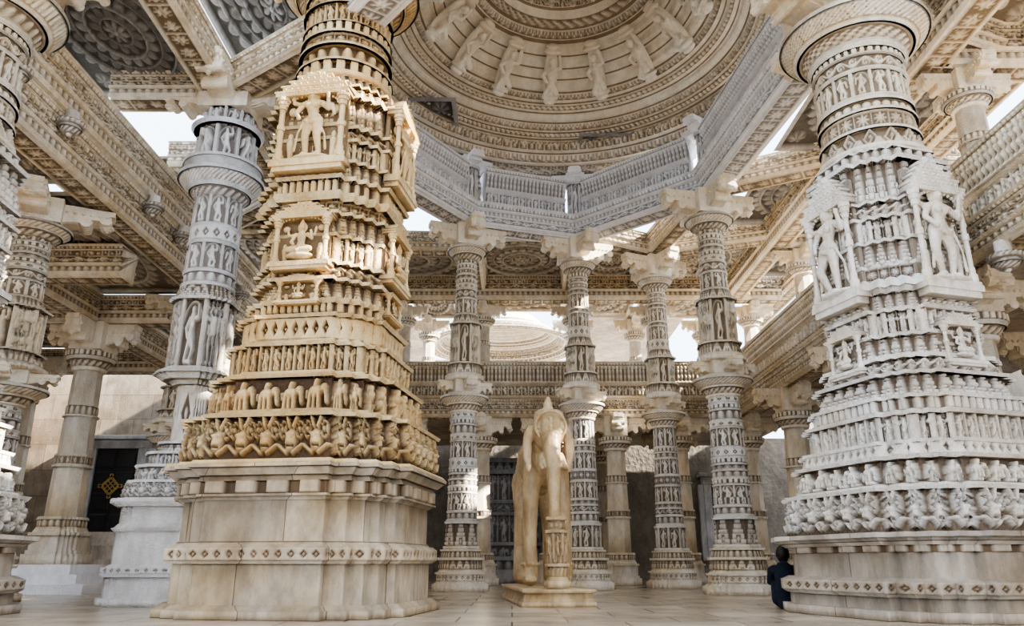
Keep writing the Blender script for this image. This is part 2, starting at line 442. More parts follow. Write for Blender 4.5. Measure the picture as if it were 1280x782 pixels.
def seated(bm):
    add_ell(bm, (0, -.02, .80), (.075, .08, .095)); chain(bm, [(0, 0, .88, .07), (0, 0, 1.0, .02)]); add_ell(bm, (0, .03, .8), (.13, .02, .14))
    chain(bm, [(0, 0, .72, .045), (0, 0, .6, .11), (0, 0, .42, .085), (0, 0, .28, .14)])
    chain(bm, [(-.1, 0, .27, .1), (-.27, -.14, .22, .07), (-.02, -.24, .17, .05)]); chain(bm, [(.1, 0, .27, .1), (.27, -.14, .22, .07), (.02, -.22, .2, .05)])
    chain(bm, [(-.15, 0, .62, .05), (-.25, -.02, .44, .04), (-.14, -.16, .34, .035)]); chain(bm, [(.15, 0, .62, .05), (.28, -.04, .5, .04), (.26, -.1, .68, .03)])
    chain(bm, [(.13, .02, .62, .04), (.33, 0, .6, .03), (.36, 0, .78, .03)]); chain(bm, [(-.13, .02, .62, .04), (-.33, 0, .6, .03), (-.36, 0, .78, .03)])
    add_ell(bm, (0, -.05, .08), (.34, .2, .08))

def niche_mesh(name, w, h, d, mat):
    bm = bmesh.new()
    bm_box(bm, (0, .0, h*.5), (w*.9, .04, h))
    bm_box(bm, (0, -d*.5, h*.03), (w*1.04, d, h*.05)); bm_box(bm, (0, -d*.45, -h*.02), (w*.95, d*.9, h*.05)); bm_box(bm, (0, -d*.5, h*.07), (w, d*.95, h*.025))
    for s in (-1, 1):
        x = s*w*.42
        for (z0, z1, r) in ((.08, .14, .07), (.14, .2, .05), (.2, .42, .038), (.42, .47, .055), (.47, .66, .036), (.66, .71, .055), (.71, .75, .07), (.75, .79, .085)):
            bmesh.ops.create_cone(bm, cap_ends=True, segments=12, radius1=r*w, radius2=r*w, depth=(z1-z0)*h, matrix=Matrix.Translation((x, -d*.7, (z0+z1)/2*h)))
        add_ell(bm, (s*w*.30, -d*.35, h*.36), (w*.035, w*.04, h*.05)); add_cap(bm, (s*w*.30, -d*.35, h*.3), (s*w*.29, -d*.35, h*.13), w*.05, w*.035)
        add_ell(bm, (s*w*.30, -d*.35, h*.66), (w*.06, w*.04, h*.05))
    lv = [(1.02, .79, .83), (1.06, .83, .85), (.84, .85, .90), (.9, .90, .92), (.64, .92, .96), (.7, .96, .98), (.44, .98, 1.02), (.5, 1.02, 1.04), (.24, 1.04, 1.08)]
    for (ww, z0, z1) in lv:
        bm_box(bm, (0, -d*.5*(1-.3*(1-ww)), h*(z0+z1)/2), (w*ww, d*(.6+.4*ww), h*(z1-z0)))
    for (ww, z0, z1) in lv[0::2]:
        n = max(2, int(ww*12))
        for i in range(n):
            bmesh.ops.create_uvsphere(bm, u_segments=8, v_segments=6, radius=h*.012, matrix=Matrix.Translation((w*ww*((i+.5)/n-.5), -d*(.5+.5*(.6+.4*ww)*.9), h*(z0+z1)/2)))
    bmesh.ops.create_uvsphere(bm, u_segments=12, v_segments=8, radius=h*.03, matrix=Matrix.Translation((0, -d*.4, h*1.09)))
    for i in range(15):
        t = i/14*math.pi
        bmesh.ops.create_uvsphere(bm, u_segments=8, v_segments=6, radius=h*.014, matrix=Matrix.Translation((w*.36*math.cos(t), -d*.75, h*(.7+.1*math.sin(t)))))
    me = bm_done(bm, name, mat)
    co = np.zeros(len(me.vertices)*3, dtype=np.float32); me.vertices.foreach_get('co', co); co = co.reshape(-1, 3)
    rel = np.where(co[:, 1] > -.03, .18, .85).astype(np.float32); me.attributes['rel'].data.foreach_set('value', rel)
    return me

DEITY1 = blob('deity_a', deity(1), .011, M_OCHRE)
DEITY2 = blob('deity_b', deity(-1, 1), .011, M_PALE)
SEAT = blob('deity_seated', seated, .013, M_OCHRE)
SEAT2 = SEAT.copy(); SEAT2.materials.clear(); SEAT2.materials.append(M_PALE)

# ------------------------------------------------------------------ giant pillars
def giant(label, loc, rot, plinth_e, tiers_e, body_e, shaft_e, cap_e, mat, z_br, m=660, dz=.012):
    e = bpy.data.objects.new('carved_pillar', None); COL.objects.link(e); e.location = loc; e.rotation_euler = (0, 0, rot)
    top(e, label, 'pillar')
    obj('plinth', col_mesh('plinth', sec_poly(SQB, m), plinth_e, dz, mat[0]), e)
    obj('carved_tiers', col_mesh('carved_tiers', sec_poly(SQB, m+200), tiers_e, dz, mat[1]), e)
    obj('carved_body', col_mesh('carved_body', sec_poly(SQ5, m+80), body_e, dz, mat[1]), e)
    obj('round_shaft', col_mesh('round_shaft', sec_circle(340), shaft_e, dz, mat[2]), e)
    obj('capital', col_mesh('capital', sec_circle(240), cap_e, dz, mat[2]), e)
    obj('bracket_capital', bracket_mesh('bracket_capital', 1.2, .42, .5, .38, mat[2]), e, (0, 0, z_br))
    return e

pl = stack(0, [(.07, 1.20, 1.20), (.04, 1.18, 1.13), (.33, 1.09, 1.09), (.03, 1.12, 1.16), (.10, 1.15, 1.15, 'lattice', .11, .02), (.03, 1.16, 1.12), (.03, 1.09, 1.07),
               (.34, 1.06, 1.06), (.03, 1.07, 1.12), (.02, 1.14, 1.14), (.11, 1.10, 1.10, 'dentil', .30, .06), (.05, 1.14, 1.11), (.06, 1.15, 1.22), (.03, 1.24, 1.24)], .98)
ti = stack(1.27, [(.04, 1.24, 1.20), (.38, 1.12, 1.06, 'pot', .23, .11), (.03, 1.15, 1.17), (.025, 1.08, 1.06), (.03, 1.0, 1.02), (.31, .90, .90, 'elephant', .235, .10), (.03, .97, .99), (.03, .93, .91),
               (.03, .88, .86), (.25, .78, .78, 'figure', .12, .09), (.03, .86, .88), (.03, .82, .80), (.03, .76, .76), (.21, .69, .69, 'lattice', .11, .08), (.03, .79, .82), (.04, .73, .70),
               (.09, .66, .66, 'dentil', .07, .06), (.04, .72, .75), (.03, .68, .68)], .98)
zt = ti[-1][1]
bd = stack(zt, [(.18, .64, .64, 'shrine', .14, .09), (.03, .75, .77), (.02, .70, .70), (.13, .66, .66, 'scroll', .15, .07), (.03, .74, .75), (.26, .65, .65, 'figure', .13, .08), (.03, .73, .75), (.02, .7, .68), (.2, .64, .64, 'shrine', .13, .08),
                (.03, .74, .76), (.12, .65, .65, 'flower', .11, .07), (.04, .76, .80), (.05, .80, .78), (.14, .68, .68, 'dentil', .08, .07), (.04, .78, .80), (.20, .66, .66, 'shrine', .14, .09), (.03, .73, .75), (.21, .66, .66, 'figure', .12, .08), (.03, .75, .77),
                (.13, .67, .67, 'scroll', .14, .06), (.03, .75, .77), (.34, .66, .66, 'shrine', .17, .09), (.04, .77, .79), (.16, .64, .62, 'lotus', .12, .08), (.03, .68, .68), (.14, .58, .54, 'shrine', .1, .05), (.04, .56, .52)], .955)
zb = bd[-1][1]
sh = stack(zb, [(.05, .56, .58), (.14, .48, .48, 'dentil', .14, .08), (.03, .57, .57), (.2, .46, .46, 'lotus', .15, .06), (.03, .55, .55), (.14, .46, .46, 'flower', .14, .06), (.03, .54, .54), (.12, .46, .46, 'dentil', .1, .06), (.04, .53, .5),
                (.22, .46, .46, 'figure', .14, .06), (.04, .54, .52), (.15, .47, .47, 'scroll', .2, .06), (.04, .53, .53)])
zs = sh[-1][1]
cp = stack(zs, [(.10, .5, .62, 'lotus', .1, .02), (.04, .66, .68), (.1, .68, .8, 'rib', .06, .02), (.05, .84, .84), (.06, .7, .64, 'bead', .08, .02), (.04, .62, .62)])
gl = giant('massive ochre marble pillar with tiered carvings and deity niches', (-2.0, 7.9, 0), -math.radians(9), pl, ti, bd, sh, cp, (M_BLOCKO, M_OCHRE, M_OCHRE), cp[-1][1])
def put_niche(par, ang, r, z, w, h, d, mat, dm, dh, zo=.07):
    a = ang-math.pi/2
    off = (math.cos(a)*r, math.sin(a)*r, z)
    n = obj('niche', niche_mesh('niche', w, h, d, mat), par, off, ang)
    if dm:
        s = obj('statue', dm, n, (0, -d*.66, h*zo+.03), 0, (dh*.95, dh*.75, dh)); s.data.name = 'statue'
    return n
for an in (0, math.pi/2):
    put_niche(gl, an, .68, 4.36, .80 if an == 0 else .7, 1.06, .17, M_OCHRE, DEITY1, .86)
    put_niche(gl, an, .68, 3.25, .62, .66, .15, M_OCHRE, SEAT, .44)
    put_niche(gl, an, .67, 2.88, .46, .28, .12, M_OCHRE, SEAT, .18)

pr = stack(0, [(.08, 1.24, 1.24), (.10, 1.17, 1.17), (.03, 1.2, 1.24), (.09, 1.23, 1.23, 'lattice', .13, .015), (.03, 1.23, 1.17), (.2, 1.12, 1.12), (.06, 1.12, 1.12, 'dentil', .3, .04), (.06, 1.17, 1.27), (.04, 1.29, 1.29)], .985)
tr = stack(pr[-1][1], [(.34, 1.17, 1.10, 'pot', .22, .10), (.03, 1.17, 1.19), (.03, 1.1, 1.08), (.21, 1.0, .98, 'elephant', .19, .09), (.03, 1.06, 1.08), (.11, .93, .91, 'lattice', .10, .07), (.03, .99, 1.0), (.23, .84, .84, 'figure', .12, .09),
                       (.03, .93, .95), (.02, .90, .88), (.11, .80, .80, 'dentil', .08, .06), (.03, .87, .88), (.20, .73, .71, 'shrine', .15, .09), (.03, .80, .82), (.14, .68, .66, 'scroll', .15, .07), (.04, .73, .73)], .97)
zt = tr[-1][1]
br = stack(zt, [(.2, .64, .64, 'shrine', .15, .09), (.03, .72, .74), (.22, .63, .63, 'figure', .12, .08), (.03, .71, .73), (.16, .63, .63, 'shrine', .13, .08), (.04, .71, .77), (.06, .79, .79), (.05, .75, .71), (.12, .65, .65, 'flower', .11, .07),
                (.03, .70, .72), (.23, .64, .64, 'shrine', .16, .09), (.03, .71, .72), (.22, .64, .64, 'figure', .12, .08), (.03, .73, .75), (.15, .64, .64, 'scroll', .16, .07), (.03, .72, .72), (.42, .63, .61, 'shrine', .19, .09), (.04, .71, .73), (.14, .61, .58, 'lotus', .12, .06), (.04, .62, .60)], .92)
zb = br[-1][1]
sr = stack(zb, [(.05, .56, .57), (.2, .51, .47, 'chev', .2, .06), (.03, .53, .53), (.2, .46, .46, 'flower', .17, .05), (.03, .52, .52), (.10, .46, .46, 'bead', .1, .03), (.04, .51, .51)]) + \
     ornate(zb+.65, 5.85, .46, .45, 5, .17, .13, .04)
sr += stack(5.85, [(.04, .5, .54), (.05, .54, .52)])
cr = stack(5.94, [(.12, .48, .58, 'lotus', .12, .02), (.05, .64, .68), (.12, .68, .78, 'rib', .07, .02), (.05, .82, .82), (.08, .72, .66, 'bead', .08, .02), (.05, .62, .62)])
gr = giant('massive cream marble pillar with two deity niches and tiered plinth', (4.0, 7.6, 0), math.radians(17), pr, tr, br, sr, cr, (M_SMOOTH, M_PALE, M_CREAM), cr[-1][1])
for an in (0, -math.pi/2):
    put_niche(gr, an, .62, 2.92, .66, 1.30, .15, M_PALE, DEITY2, 1.0)
    put_niche(gr, an, .63, 2.2, .46, .46, .13, M_PALE, SEAT2, .31)
g3 = copy_thing(gr, (-5.8, 7.0, 0), math.radians(5)); g3['label'] = 'massive weathered marble pillar beside the side aisle'

# ------------------------------------------------------------------ tall slim columns
def tall_column(name, label, s1=3, s2=11, first='figure'):
    e = bpy.data.objects.new(name, None); COL.objects.link(e); top(e, label, 'column', 'tall columns carrying the dome ring')
    s8 = sec_poly(OCT, 168); sc = sec_circle(168); s3 = sec_poly(SQ3, 220)
    b = stack(0, [(.12, .46, .46), (.05, .44, .38), (.10, .38, .38, 'lattice', .1, .015), (.03, .42, .42), (.05, .38, .34), (.14, .34, .34, 'shrine', .1, .03), (.04, .38, .39), (.1, .33, .31, 'lotus', .08, .02), (.03, .34, .35)])
    obj('base', col_mesh('base', s3, b, .018, M_CREAM), e)
    z = b[-1][1]
    a = stack(z, [(.05, .31, .31), (.36, .25, .25, first, .19, .045), (.04, .29, .30)]) + ornate(z+.45, 2.95, .245, .20, s1, .16, .12, .022)
    obj('lower_shaft', col_mesh('lower_shaft', s8, a[:6], .016, M_PALE), e)
    obj('shaft', col_mesh('shaft', sc, a[6:], .016, M_PALE), e)
    c = stack(2.95, [(.04, .23, .25), (.1, .22, .27, 'lotus', .08, .02), (.04, .3, .32), (.08, .32, .40, 'rib', .06, .015), (.04, .43, .43), (.06, .34, .3)])
    obj('capital', col_mesh('capital', sc, c, .016, M_CREAM), e)
    obj('bracket_capital', bracket_mesh('bracket_capital', .48, .22, .22, .15, M_CREAM), e, (0, 0, c[-1][1]), math.radians(20))
    z = c[-1][1]+.22
    hn = .5 if s2 == 11 else .72
    u = stack(z, [(.08, .34, .34), (.04, .3, .3), (.16, .27, .27, 'shrine', .12, .03), (.03, .31, .31), (hn, .21, .21, 'figure', .24 if s2 == 11 else .3, .07), (.03, .29, .3), (.16, .22, .2, 'shrine', .12, .03)])
    obj('niche_stage', col_mesh('niche_stage', s3, u, .016, M_CREAM), e)
    z = u[-1][1]
    v = ornate(z, 5.85, .19, .165, s2, .15, .11, .02)
    obj('upper_shaft', col_mesh('upper_shaft', sc, v, .016, M_CREAM), e)
    k = stack(5.85, [(.08, .19, .25, 'lotus', .08, .02), (.03, .28, .28), (.07, .28, .34, 'rib', .06, .01), (.04, .37, .37), (.05, .3, .28)])
    obj('upper_capital', col_mesh('upper_capital', sc, k, .016, M_CREAM), e)
    obj('upper_bracket', bracket_mesh('upper_bracket', .72, .44, .24, .2, M_CREAM), e, (0, 0, 6.12), math.radians(20))
    return e
RING = [(4.0, 7.6), (3.5, 12.2), (1.3, 14.2), (-.85, 13.5), (-2.5, 11.0), (-2.0, 7.9), (-.4, 6.0), (2.2, 5.6)]
tc = tall_column('marble_column', 'slender carved cream marble column with two stacked capitals')
tc.location = (1.3, 14.2, 0)
tc2 = tall_column('marble_column', 'slender cream marble column with tall figure niches on upper stage', 8, 17, 'shrine')
tc2.location = (-.85, 13.5, 0)
for src, p, s in ((tc, (-2.5, 11.0, 0), 1), (tc2, (3.4, 12.15, 0), 1.12), (tc, (3.0, 15.1, 0), 1), (tc, (-3.2, 14.8, 0), 1)):
    copy_thing(src, p, rnd.uniform(-.2, .2), (s, s, 1))
copy_thing(tc2, (-6.5, 9.6, 0), .1, (1.25, 1.25, .785), 'stout carved cream marble column beside the aisle')
copy_thing(tc, (-5.95, 13.6, 0), -.1, (1.1, 1.1, .785), 'carved cream marble column along the side aisle')

e3 = bpy.data.objects.new('pedestal_column', None); COL.objects.link(e3); e3.location = (-3.95, 9.4, 0); top(e3, 'round carved white column on stepped pedestal with figure niches', 'column')
p3 = stack(0, [(.08, .66, .66), (.22, .61, .61), (.04, .64, .66), (.06, .65, .65, 'lattice', .1, .015), (.03, .62, .58), (.35, .57, .57), (.04, .58, .62), (.05, .60, .56), (.18, .55, .55), (.05, .58, .66), (.04, .66, .66), (.18, .56, .52, 'pot', .16, .07),
               (.03, .54, .54), (.15, .43, .43, 'elephant', .13, .07), (.03, .47, .49), (.13, .33, .33, 'figure', .09, .06), (.03, .4, .4), (.10, .24, .24, 'shrine', .1, .05), (.03, .3, .3)])
obj('pedestal', col_mesh('pedestal', sec_poly(SQB, 400), p3, .013, M_WHITE), e3)
z = p3[-1][1]
u3 = stack(z, [(.70, .17, .17, 'lattice', .14, .02), (.05, .24, .28), (.06, .36, .42), (.05, .46, .42), (.04, .38, .36), (.86, .28, .28, 'figure', .28, .10), (.03, .38, .4), (.18, .33, .29, 'shrine', .12, .05)])
obj('niche_stage', col_mesh('niche_stage', sec_poly(SQ3, 320), u3, .014, M_PALE), e3)
z = u3[-1][1]
v3 = ornate(z, 5.05, .30, .28, 21, .2, .13, .03)
obj('round_shaft', col_mesh('round_shaft', sec_circle(240), v3, .014, M_WHITE), e3)
c3 = stack(5.05, [(.1, .28, .36, 'lotus', .1, .02), (.05, .4, .44), (.12, .42, .52, 'rib', .06, .02), (.05, .56, .56), (.07, .46, .42, 'bead', .07, .02), (.08, .42, .5), (.04, .52, .52), (.5, .30, .30, 'figure', .25, .12), (.05, .44, .48), (.26, .28, .28, 'figure', .2, .08)])
obj('capital', col_mesh('capital', sec_circle(240), c3, .014, M_WHITE), e3)
obj('bracket_capital', bracket_mesh('bracket_capital', .9, .5, .32, .26, M_CREAM), e3, (0, 0, c3[-1][1]))

# ------------------------------------------------------------------ short ground-floor columns
def short_column(name, label, H=3.55):
    e = bpy.data.objects.new(name, None); COL.objects.link(e); top(e, label, 'column', 'lower gallery columns')
    s3 = sec_poly(SQ3, 140); s8 = sec_poly(OCT, 120); sc = sec_circle(120)
    b = stack(0, [(.14, .42, .42), (.05, .38, .38), (.2, .35, .35), (.04, .38, .38), (.08, .34, .3), (.10, .3, .3, 'lotus', .1, .02), (.04, .32, .3)])
    obj('base', col_mesh('base', s3, b, .02, M_CREAM), e)
    z = b[-1][1]
    a = stack(z, [(.7, .25, .24), (.04, .27, .27), (.12, .24, .24, 'flower', .12, .02), (.03, .26, .26), (.55, .23, .22), (.03, .25, .25), (.14, .22, .22, 'lotus', .1, .02)])
    z2 = a[-1][1]; a += stack(z2, [(H-.75-z2, .21, .2)])
    obj('shaft', col_mesh('shaft', s8, a, .02, M_CREAM), e)
    c = stack(H-.75, [(.05, .24, .26), (.1, .22, .3, 'lotus', .1, .02), (.05, .34, .36), (.08, .36, .36, 'dentil', .08, .02), (.04, .3, .28)])
    obj('capital', col_mesh('capital', sc, c, .02, M_CREAM), e)
    obj('bracket_capital', bracket_mesh('bracket_capital', .68, .43, .24, .2, M_CREAM), e, (0, 0, H-.43))
    return e
sc_ = short_column('gallery_column', 'plain octagonal cream marble column with bracket capital')
sc_.location = (5.25, 8.4, 0)
for p in [(5.25, 11.3), (5.25, 14.2), (5.25, 17.2), (7.6, 10.5), (7.8, 14.2), (7.8, 17.2), (2.3, 17.2), (.9, 17.2), (-.7, 17.2), (-2.6, 17.2), (-5.0, 17.2), (2.3, 19.6), (3.7, 17.2), (4.0, 19.6)]:
    copy_thing(sc_, (*p, 0))
for p, s in (((-7.8, 13.8, .42), (1.15, 1.15, 1.2)), ((-6.2, 17, 0), (1.1, 1.1, 1.32)), ((-10.3, 13.8, 0), (1.1, 1.1, 1.32)), ((-10.4, 16.2, 0), (1, 1, 1.32)), ((-8.6, 10, 0), (1.1, 1.1, 1.32)), ((-10.3, 11.6, 0), (1.1, 1.1, 1.32))):
    copy_thing(sc_, p, 0, s, 'octagonal cream marble column with bracket capital beside the aisle')
for p in [(5.75, 8.4), (5.75, 11.3), (5.75, 14.2), (5.75, 17.7), (3.4, 17.7), (1.5, 17.7), (-.7, 17.7), (-2.6, 17.7), (1.7, 20.5), (3.4, 20.5), (-2.3, 20.5), (5.3, 20.5), (7.2, 20.5)]:
    copy_thing(sc_, (*p, 3.93), 0, (.8, .8, .83 if p[1] > 20 else .68), 'short upper gallery column of cream marble with bracket capital')

# ------------------------------------------------------------------ beams, balustrades
def beam(name, pts, z0, z1, hw, mat, label, cat='beam', style='beam', closed=False, du=.025, dz=.02):
    H = z1-z0
    if style == 'beam':
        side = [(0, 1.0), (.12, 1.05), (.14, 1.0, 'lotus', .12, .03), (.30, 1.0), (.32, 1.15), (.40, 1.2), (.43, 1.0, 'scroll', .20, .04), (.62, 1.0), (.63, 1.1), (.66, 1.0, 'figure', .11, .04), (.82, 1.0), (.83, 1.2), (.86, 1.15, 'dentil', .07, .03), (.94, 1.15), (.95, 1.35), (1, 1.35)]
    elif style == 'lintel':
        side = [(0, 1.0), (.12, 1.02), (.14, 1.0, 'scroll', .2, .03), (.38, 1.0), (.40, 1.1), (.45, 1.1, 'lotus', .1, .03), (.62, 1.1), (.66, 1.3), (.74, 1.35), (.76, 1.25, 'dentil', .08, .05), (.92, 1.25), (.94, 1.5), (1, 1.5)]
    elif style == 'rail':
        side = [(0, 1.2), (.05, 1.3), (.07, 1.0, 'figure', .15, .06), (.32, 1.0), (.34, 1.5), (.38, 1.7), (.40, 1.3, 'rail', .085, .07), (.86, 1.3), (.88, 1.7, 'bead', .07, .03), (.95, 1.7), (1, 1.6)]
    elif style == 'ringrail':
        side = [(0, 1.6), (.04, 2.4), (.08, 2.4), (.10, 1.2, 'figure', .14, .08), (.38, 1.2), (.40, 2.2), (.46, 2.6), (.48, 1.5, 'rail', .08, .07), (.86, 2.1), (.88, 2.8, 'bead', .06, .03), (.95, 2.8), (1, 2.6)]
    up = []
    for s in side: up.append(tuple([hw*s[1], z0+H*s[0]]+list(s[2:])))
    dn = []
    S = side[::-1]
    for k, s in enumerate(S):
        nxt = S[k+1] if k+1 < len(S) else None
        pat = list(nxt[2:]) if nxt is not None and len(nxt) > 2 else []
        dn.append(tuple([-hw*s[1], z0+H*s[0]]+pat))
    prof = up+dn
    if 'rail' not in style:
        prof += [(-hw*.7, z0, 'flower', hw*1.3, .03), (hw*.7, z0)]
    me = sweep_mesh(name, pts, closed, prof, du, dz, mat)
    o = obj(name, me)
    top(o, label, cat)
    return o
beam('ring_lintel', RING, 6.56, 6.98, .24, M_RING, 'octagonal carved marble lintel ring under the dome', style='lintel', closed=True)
for i in range(8):
    a, b = Vector(RING[i]), Vector(RING[(i+1) % 8]); d = (b-a).normalized()
    ka = .55 if i in (0, 5) else .30; kb = .55 if (i+1) % 8 in (0, 5) else .30
    o = beam('ring_balustrade', [tuple(a+d*ka), tuple(b-d*kb)], 7.0, 7.78, .09, M_RING, 'carved white marble balustrade section on the dome ring', 'balustrade', 'ringrail', du=.018)
    o['group'] = 'dome ring balustrade sections'
beam('gallery_beam', [(5.2, 4.5), (5.2, 17.2)], 3.55, 3.92, .26, M_CREAM, 'long carved marble beam edging the side gallery')
beam('gallery_balustrade', [(5.0, 9.0), (5.0, 16.7)], 3.93, 4.75, .10, M_CREAM, 'carved marble balustrade of the side gallery', 'balustrade', 'rail')
beam('gallery_balustrade', [(5.15, 3.5), (5.15, 7.8)], 3.93, 4.75, .10, M_CREAM, 'carved marble balustrade of the side gallery', 'balustrade', 'rail')
beam('gallery_beam', [(-6.5, 17.2), (4.9, 17.2)], 3.55, 3.92, .26, M_CREAM, 'carved marble beam edging the rear gallery')
beam('gallery_balustrade', [(-6.5, 16.9), (4.85, 16.9)], 3.93, 4.75, .10, M_CREAM, 'carved marble balustrade of the rear gallery', 'balustrade', 'rail')
beam('aisle_beam', [(-5.75, 3.5), (-5.75, 17)], 5.76, 6.35, .27, M_CREAM, 'long carved marble beam over the side aisle')
beam('aisle_beam', [(-5.8, 3.5), (-5.8, 17)], 5.2, 5.75, .20, M_CREAM, 'lower carved marble course of the side aisle beam')
beam('aisle_beam', [(-12, 13.8), (-6.1, 13.8)], 4.7, 5.2, .22, M_CREAM, 'carved cross beam over the side aisle')
beam('aisle_beam', [(-12, 11.4), (-6.1, 11.4)], 4.7, 5.2, .22, M_CREAM, 'carved cross beam over the side aisle')
beam('aisle_beam', [(-7.9, 4), (-7.9, 18)], 4.7, 5.2, .22, M_CREAM, 'carved lengthwise beam over the outer aisle')
beam('aisle_beam', [(-12, 17.6), (-6.1, 17.6)], 4.7, 5.2, .22, M_CREAM, 'carved cross beam at the aisle end')
for a, b in (((-4.1, 9.4), (-2.0, 7.9)), ((-4.1, 9.4), (-2.5, 11)), ((-2.5, 11), (-5.7, 13.8)), ((-.85, 13.5), (-.85, 17.2)), ((1.3, 14.2), (1.4, 17.2)), ((3.5, 12.2), (5.3, 11.2)), ((3.5, 12.2), (3.0, 15.1)), ((3.0, 15.1), (3.2, 17.2)), ((3.0, 15.1), (5.3, 14.2)), ((4.1, 7.6), (6.2, 8.4)),
             ((-3.2, 14.8), (-.85, 14.9)), ((-6, 17.4), (6.4, 17.4)), ((5.3, 2), (5.3, 17.2)), ((-4.1, 9.4), (-4.1, 17)), ((-4.1, 2.5), (-4.1, 9.4)), ((6.7, 2), (6.7, 20)), ((5.3, 5.2), (8, 5.2)), ((5.3, 8.4), (8, 8.4)), ((5.3, 11.3), (8, 11.3)), ((5.3, 14.2), (8, 14.2)), ((-5.6, 6.8), (-4.1, 6.8)), ((-5.6, 9.4), (-4.4, 9.4)), ((-5.6, 11.3), (-4.1, 11.3)), ((-5.6, 14), (-4.1, 14)),
             ((1.3, 14.2), (3.0, 15.1))):
    low = abs(a[1]-17.4) < .1 or abs(a[0]-5.3) < .1
    beam('tie_beam', [a, b], 6.4 if low else 6.6, 6.98, .2, M_CREAM, 'carved marble tie beam under the ceiling', 'beam', du=.03, dz=.022)

# ------------------------------------------------------------------ ceilings
def ceil_panel(x0, x1, y0, y1, z, mat, label, n=150, dep=.09):
    X, Y = np.meshgrid(np.linspace(-1, 1, n), np.linspace(-1, 1, n))
    r = np.hypot(X, Y); a = np.arctan2(Y, X)
    k = np.floor(r*5.6); f = r*5.6-k; Nn = np.where(k == 0, 8, 6+6*k)
    ca = np.mod(a*Nn/(2*np.pi), 1)
    pet = np.clip((np.sqrt(np.clip(1-np.abs(ca-.5)**2*4, 0, 1))-f)*4, 0, 1)*(.5+.5*f)
    h = np.where(r < .89, np.maximum(pet*.8, (f < .12)*1.0)*(1-.45*(k % 2)), 0)
    m = np.maximum(np.abs(X), np.abs(Y))
    h = np.where((m > .93), 1.0, h)
    q = np.hypot(np.abs(X)-.76, np.abs(Y)-.76); h = np.maximum(h, rnd_h(q, .13)*.8*(.6+.4*np.cos(6*np.arctan2(np.abs(Y)-.76, np.abs(X)-.76))))
    P = np.stack([x0+(X+1)/2*(x1-x0), y0+(Y+1)/2*(y1-y0), z-h*dep], -1)
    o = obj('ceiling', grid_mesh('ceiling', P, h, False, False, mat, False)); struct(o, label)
    return o
rc = 'carved rosette ceiling slab between beams'
for x0, x1 in ((-3.9, -.95), (-.95, 1.4), (1.4, 3.1), (3.1, 5.2)):
    ceil_panel(x0, x1, 14.9, 17.4, 7.0, M_CEIL, rc)
for x0, x1 in ((-4.6, -2.7), (-2.6, -1.5), (1.4, 3.2), (3.3, 5.2)):
    ceil_panel(x0, x1, 17.4, 20.4, 7.0, M_CEIL, rc)
ceil_panel(-1.5, 1.4, 17.4, 19.8, 7.0, M_CREAM, rc)
for y0, y1 in ((2.2, 5.1), (5.3, 8.3), (8.5, 11.2), (11.4, 14.1), (14.3, 17.0)):
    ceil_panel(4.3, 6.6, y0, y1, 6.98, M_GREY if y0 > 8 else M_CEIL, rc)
    if y0 < 8: ceil_panel(6.8, 8.6, y0, y1, 6.98, M_CEIL, rc)
for y0, y1 in ((2.6, 4.6), (4.7, 6.7), (6.9, 9.7), (11.4, 13.9), (14.1, 17)):
    ceil_panel(-6.0, -4.2, y0, y1, 6.97, M_GREY if 6 < y0 < 8 else M_CEIL, rc, dep=.06)
for y0, y1 in ((5.0, 7.6), (11.2, 14.7)):
    ceil_panel(-4.0, -2.3 if y0 < 8 else -2.6, y0, y1, 7.02, M_CEIL, rc, dep=.06)
for y0, y1 in ((3.5, 6), (6.1, 9.2), (9.4, 13.6), (14, 17.4)):
    ceil_panel(-7.7, -5.95, y0, y1, 5.3, M_CEIL, rc, dep=.06)
    if abs(y0-9.4) > .1: ceil_panel(-11.9, -8.1, y0, y1, 5.3, M_CEIL, rc, dep=.06)
    ceil_panel(-7.7, -5.85, y0, y1, 6.6, M_CEIL, rc)
ceil_panel(-11.9, -8.1, 11.6, 13.6, 5.3, M_CEIL, rc, dep=.06)
for x0, x1, y0, y1 in ((-.9, 1.2, 13.6, 16.6), (1.3, 3.6, 13.0, 16.6), (-3.6, -1.0, 11.8, 15.5), (-4.6, -2.6, 7.5, 11.6)):
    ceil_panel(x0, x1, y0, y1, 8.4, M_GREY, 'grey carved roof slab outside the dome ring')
def box_obj(name, c, s, mat):
    bm = bmesh.new(); bm_box(bm, (0, 0, 0), s); return obj(name, bm_done(bm, name, mat), None, c)
for c, s in (((0, 19.4, 3.7), (13, 4.2, .3)), ((7.0, 10.8, 3.7), (3.2, 13, .3)), ((0, -2.5, 7.1), (26, 9.5, .2))):  # last slab is unseen behind the camera, added to block sky light
    struct(box_obj('ceiling', c, s, M_SMOOTH), 'overhead stone slab')

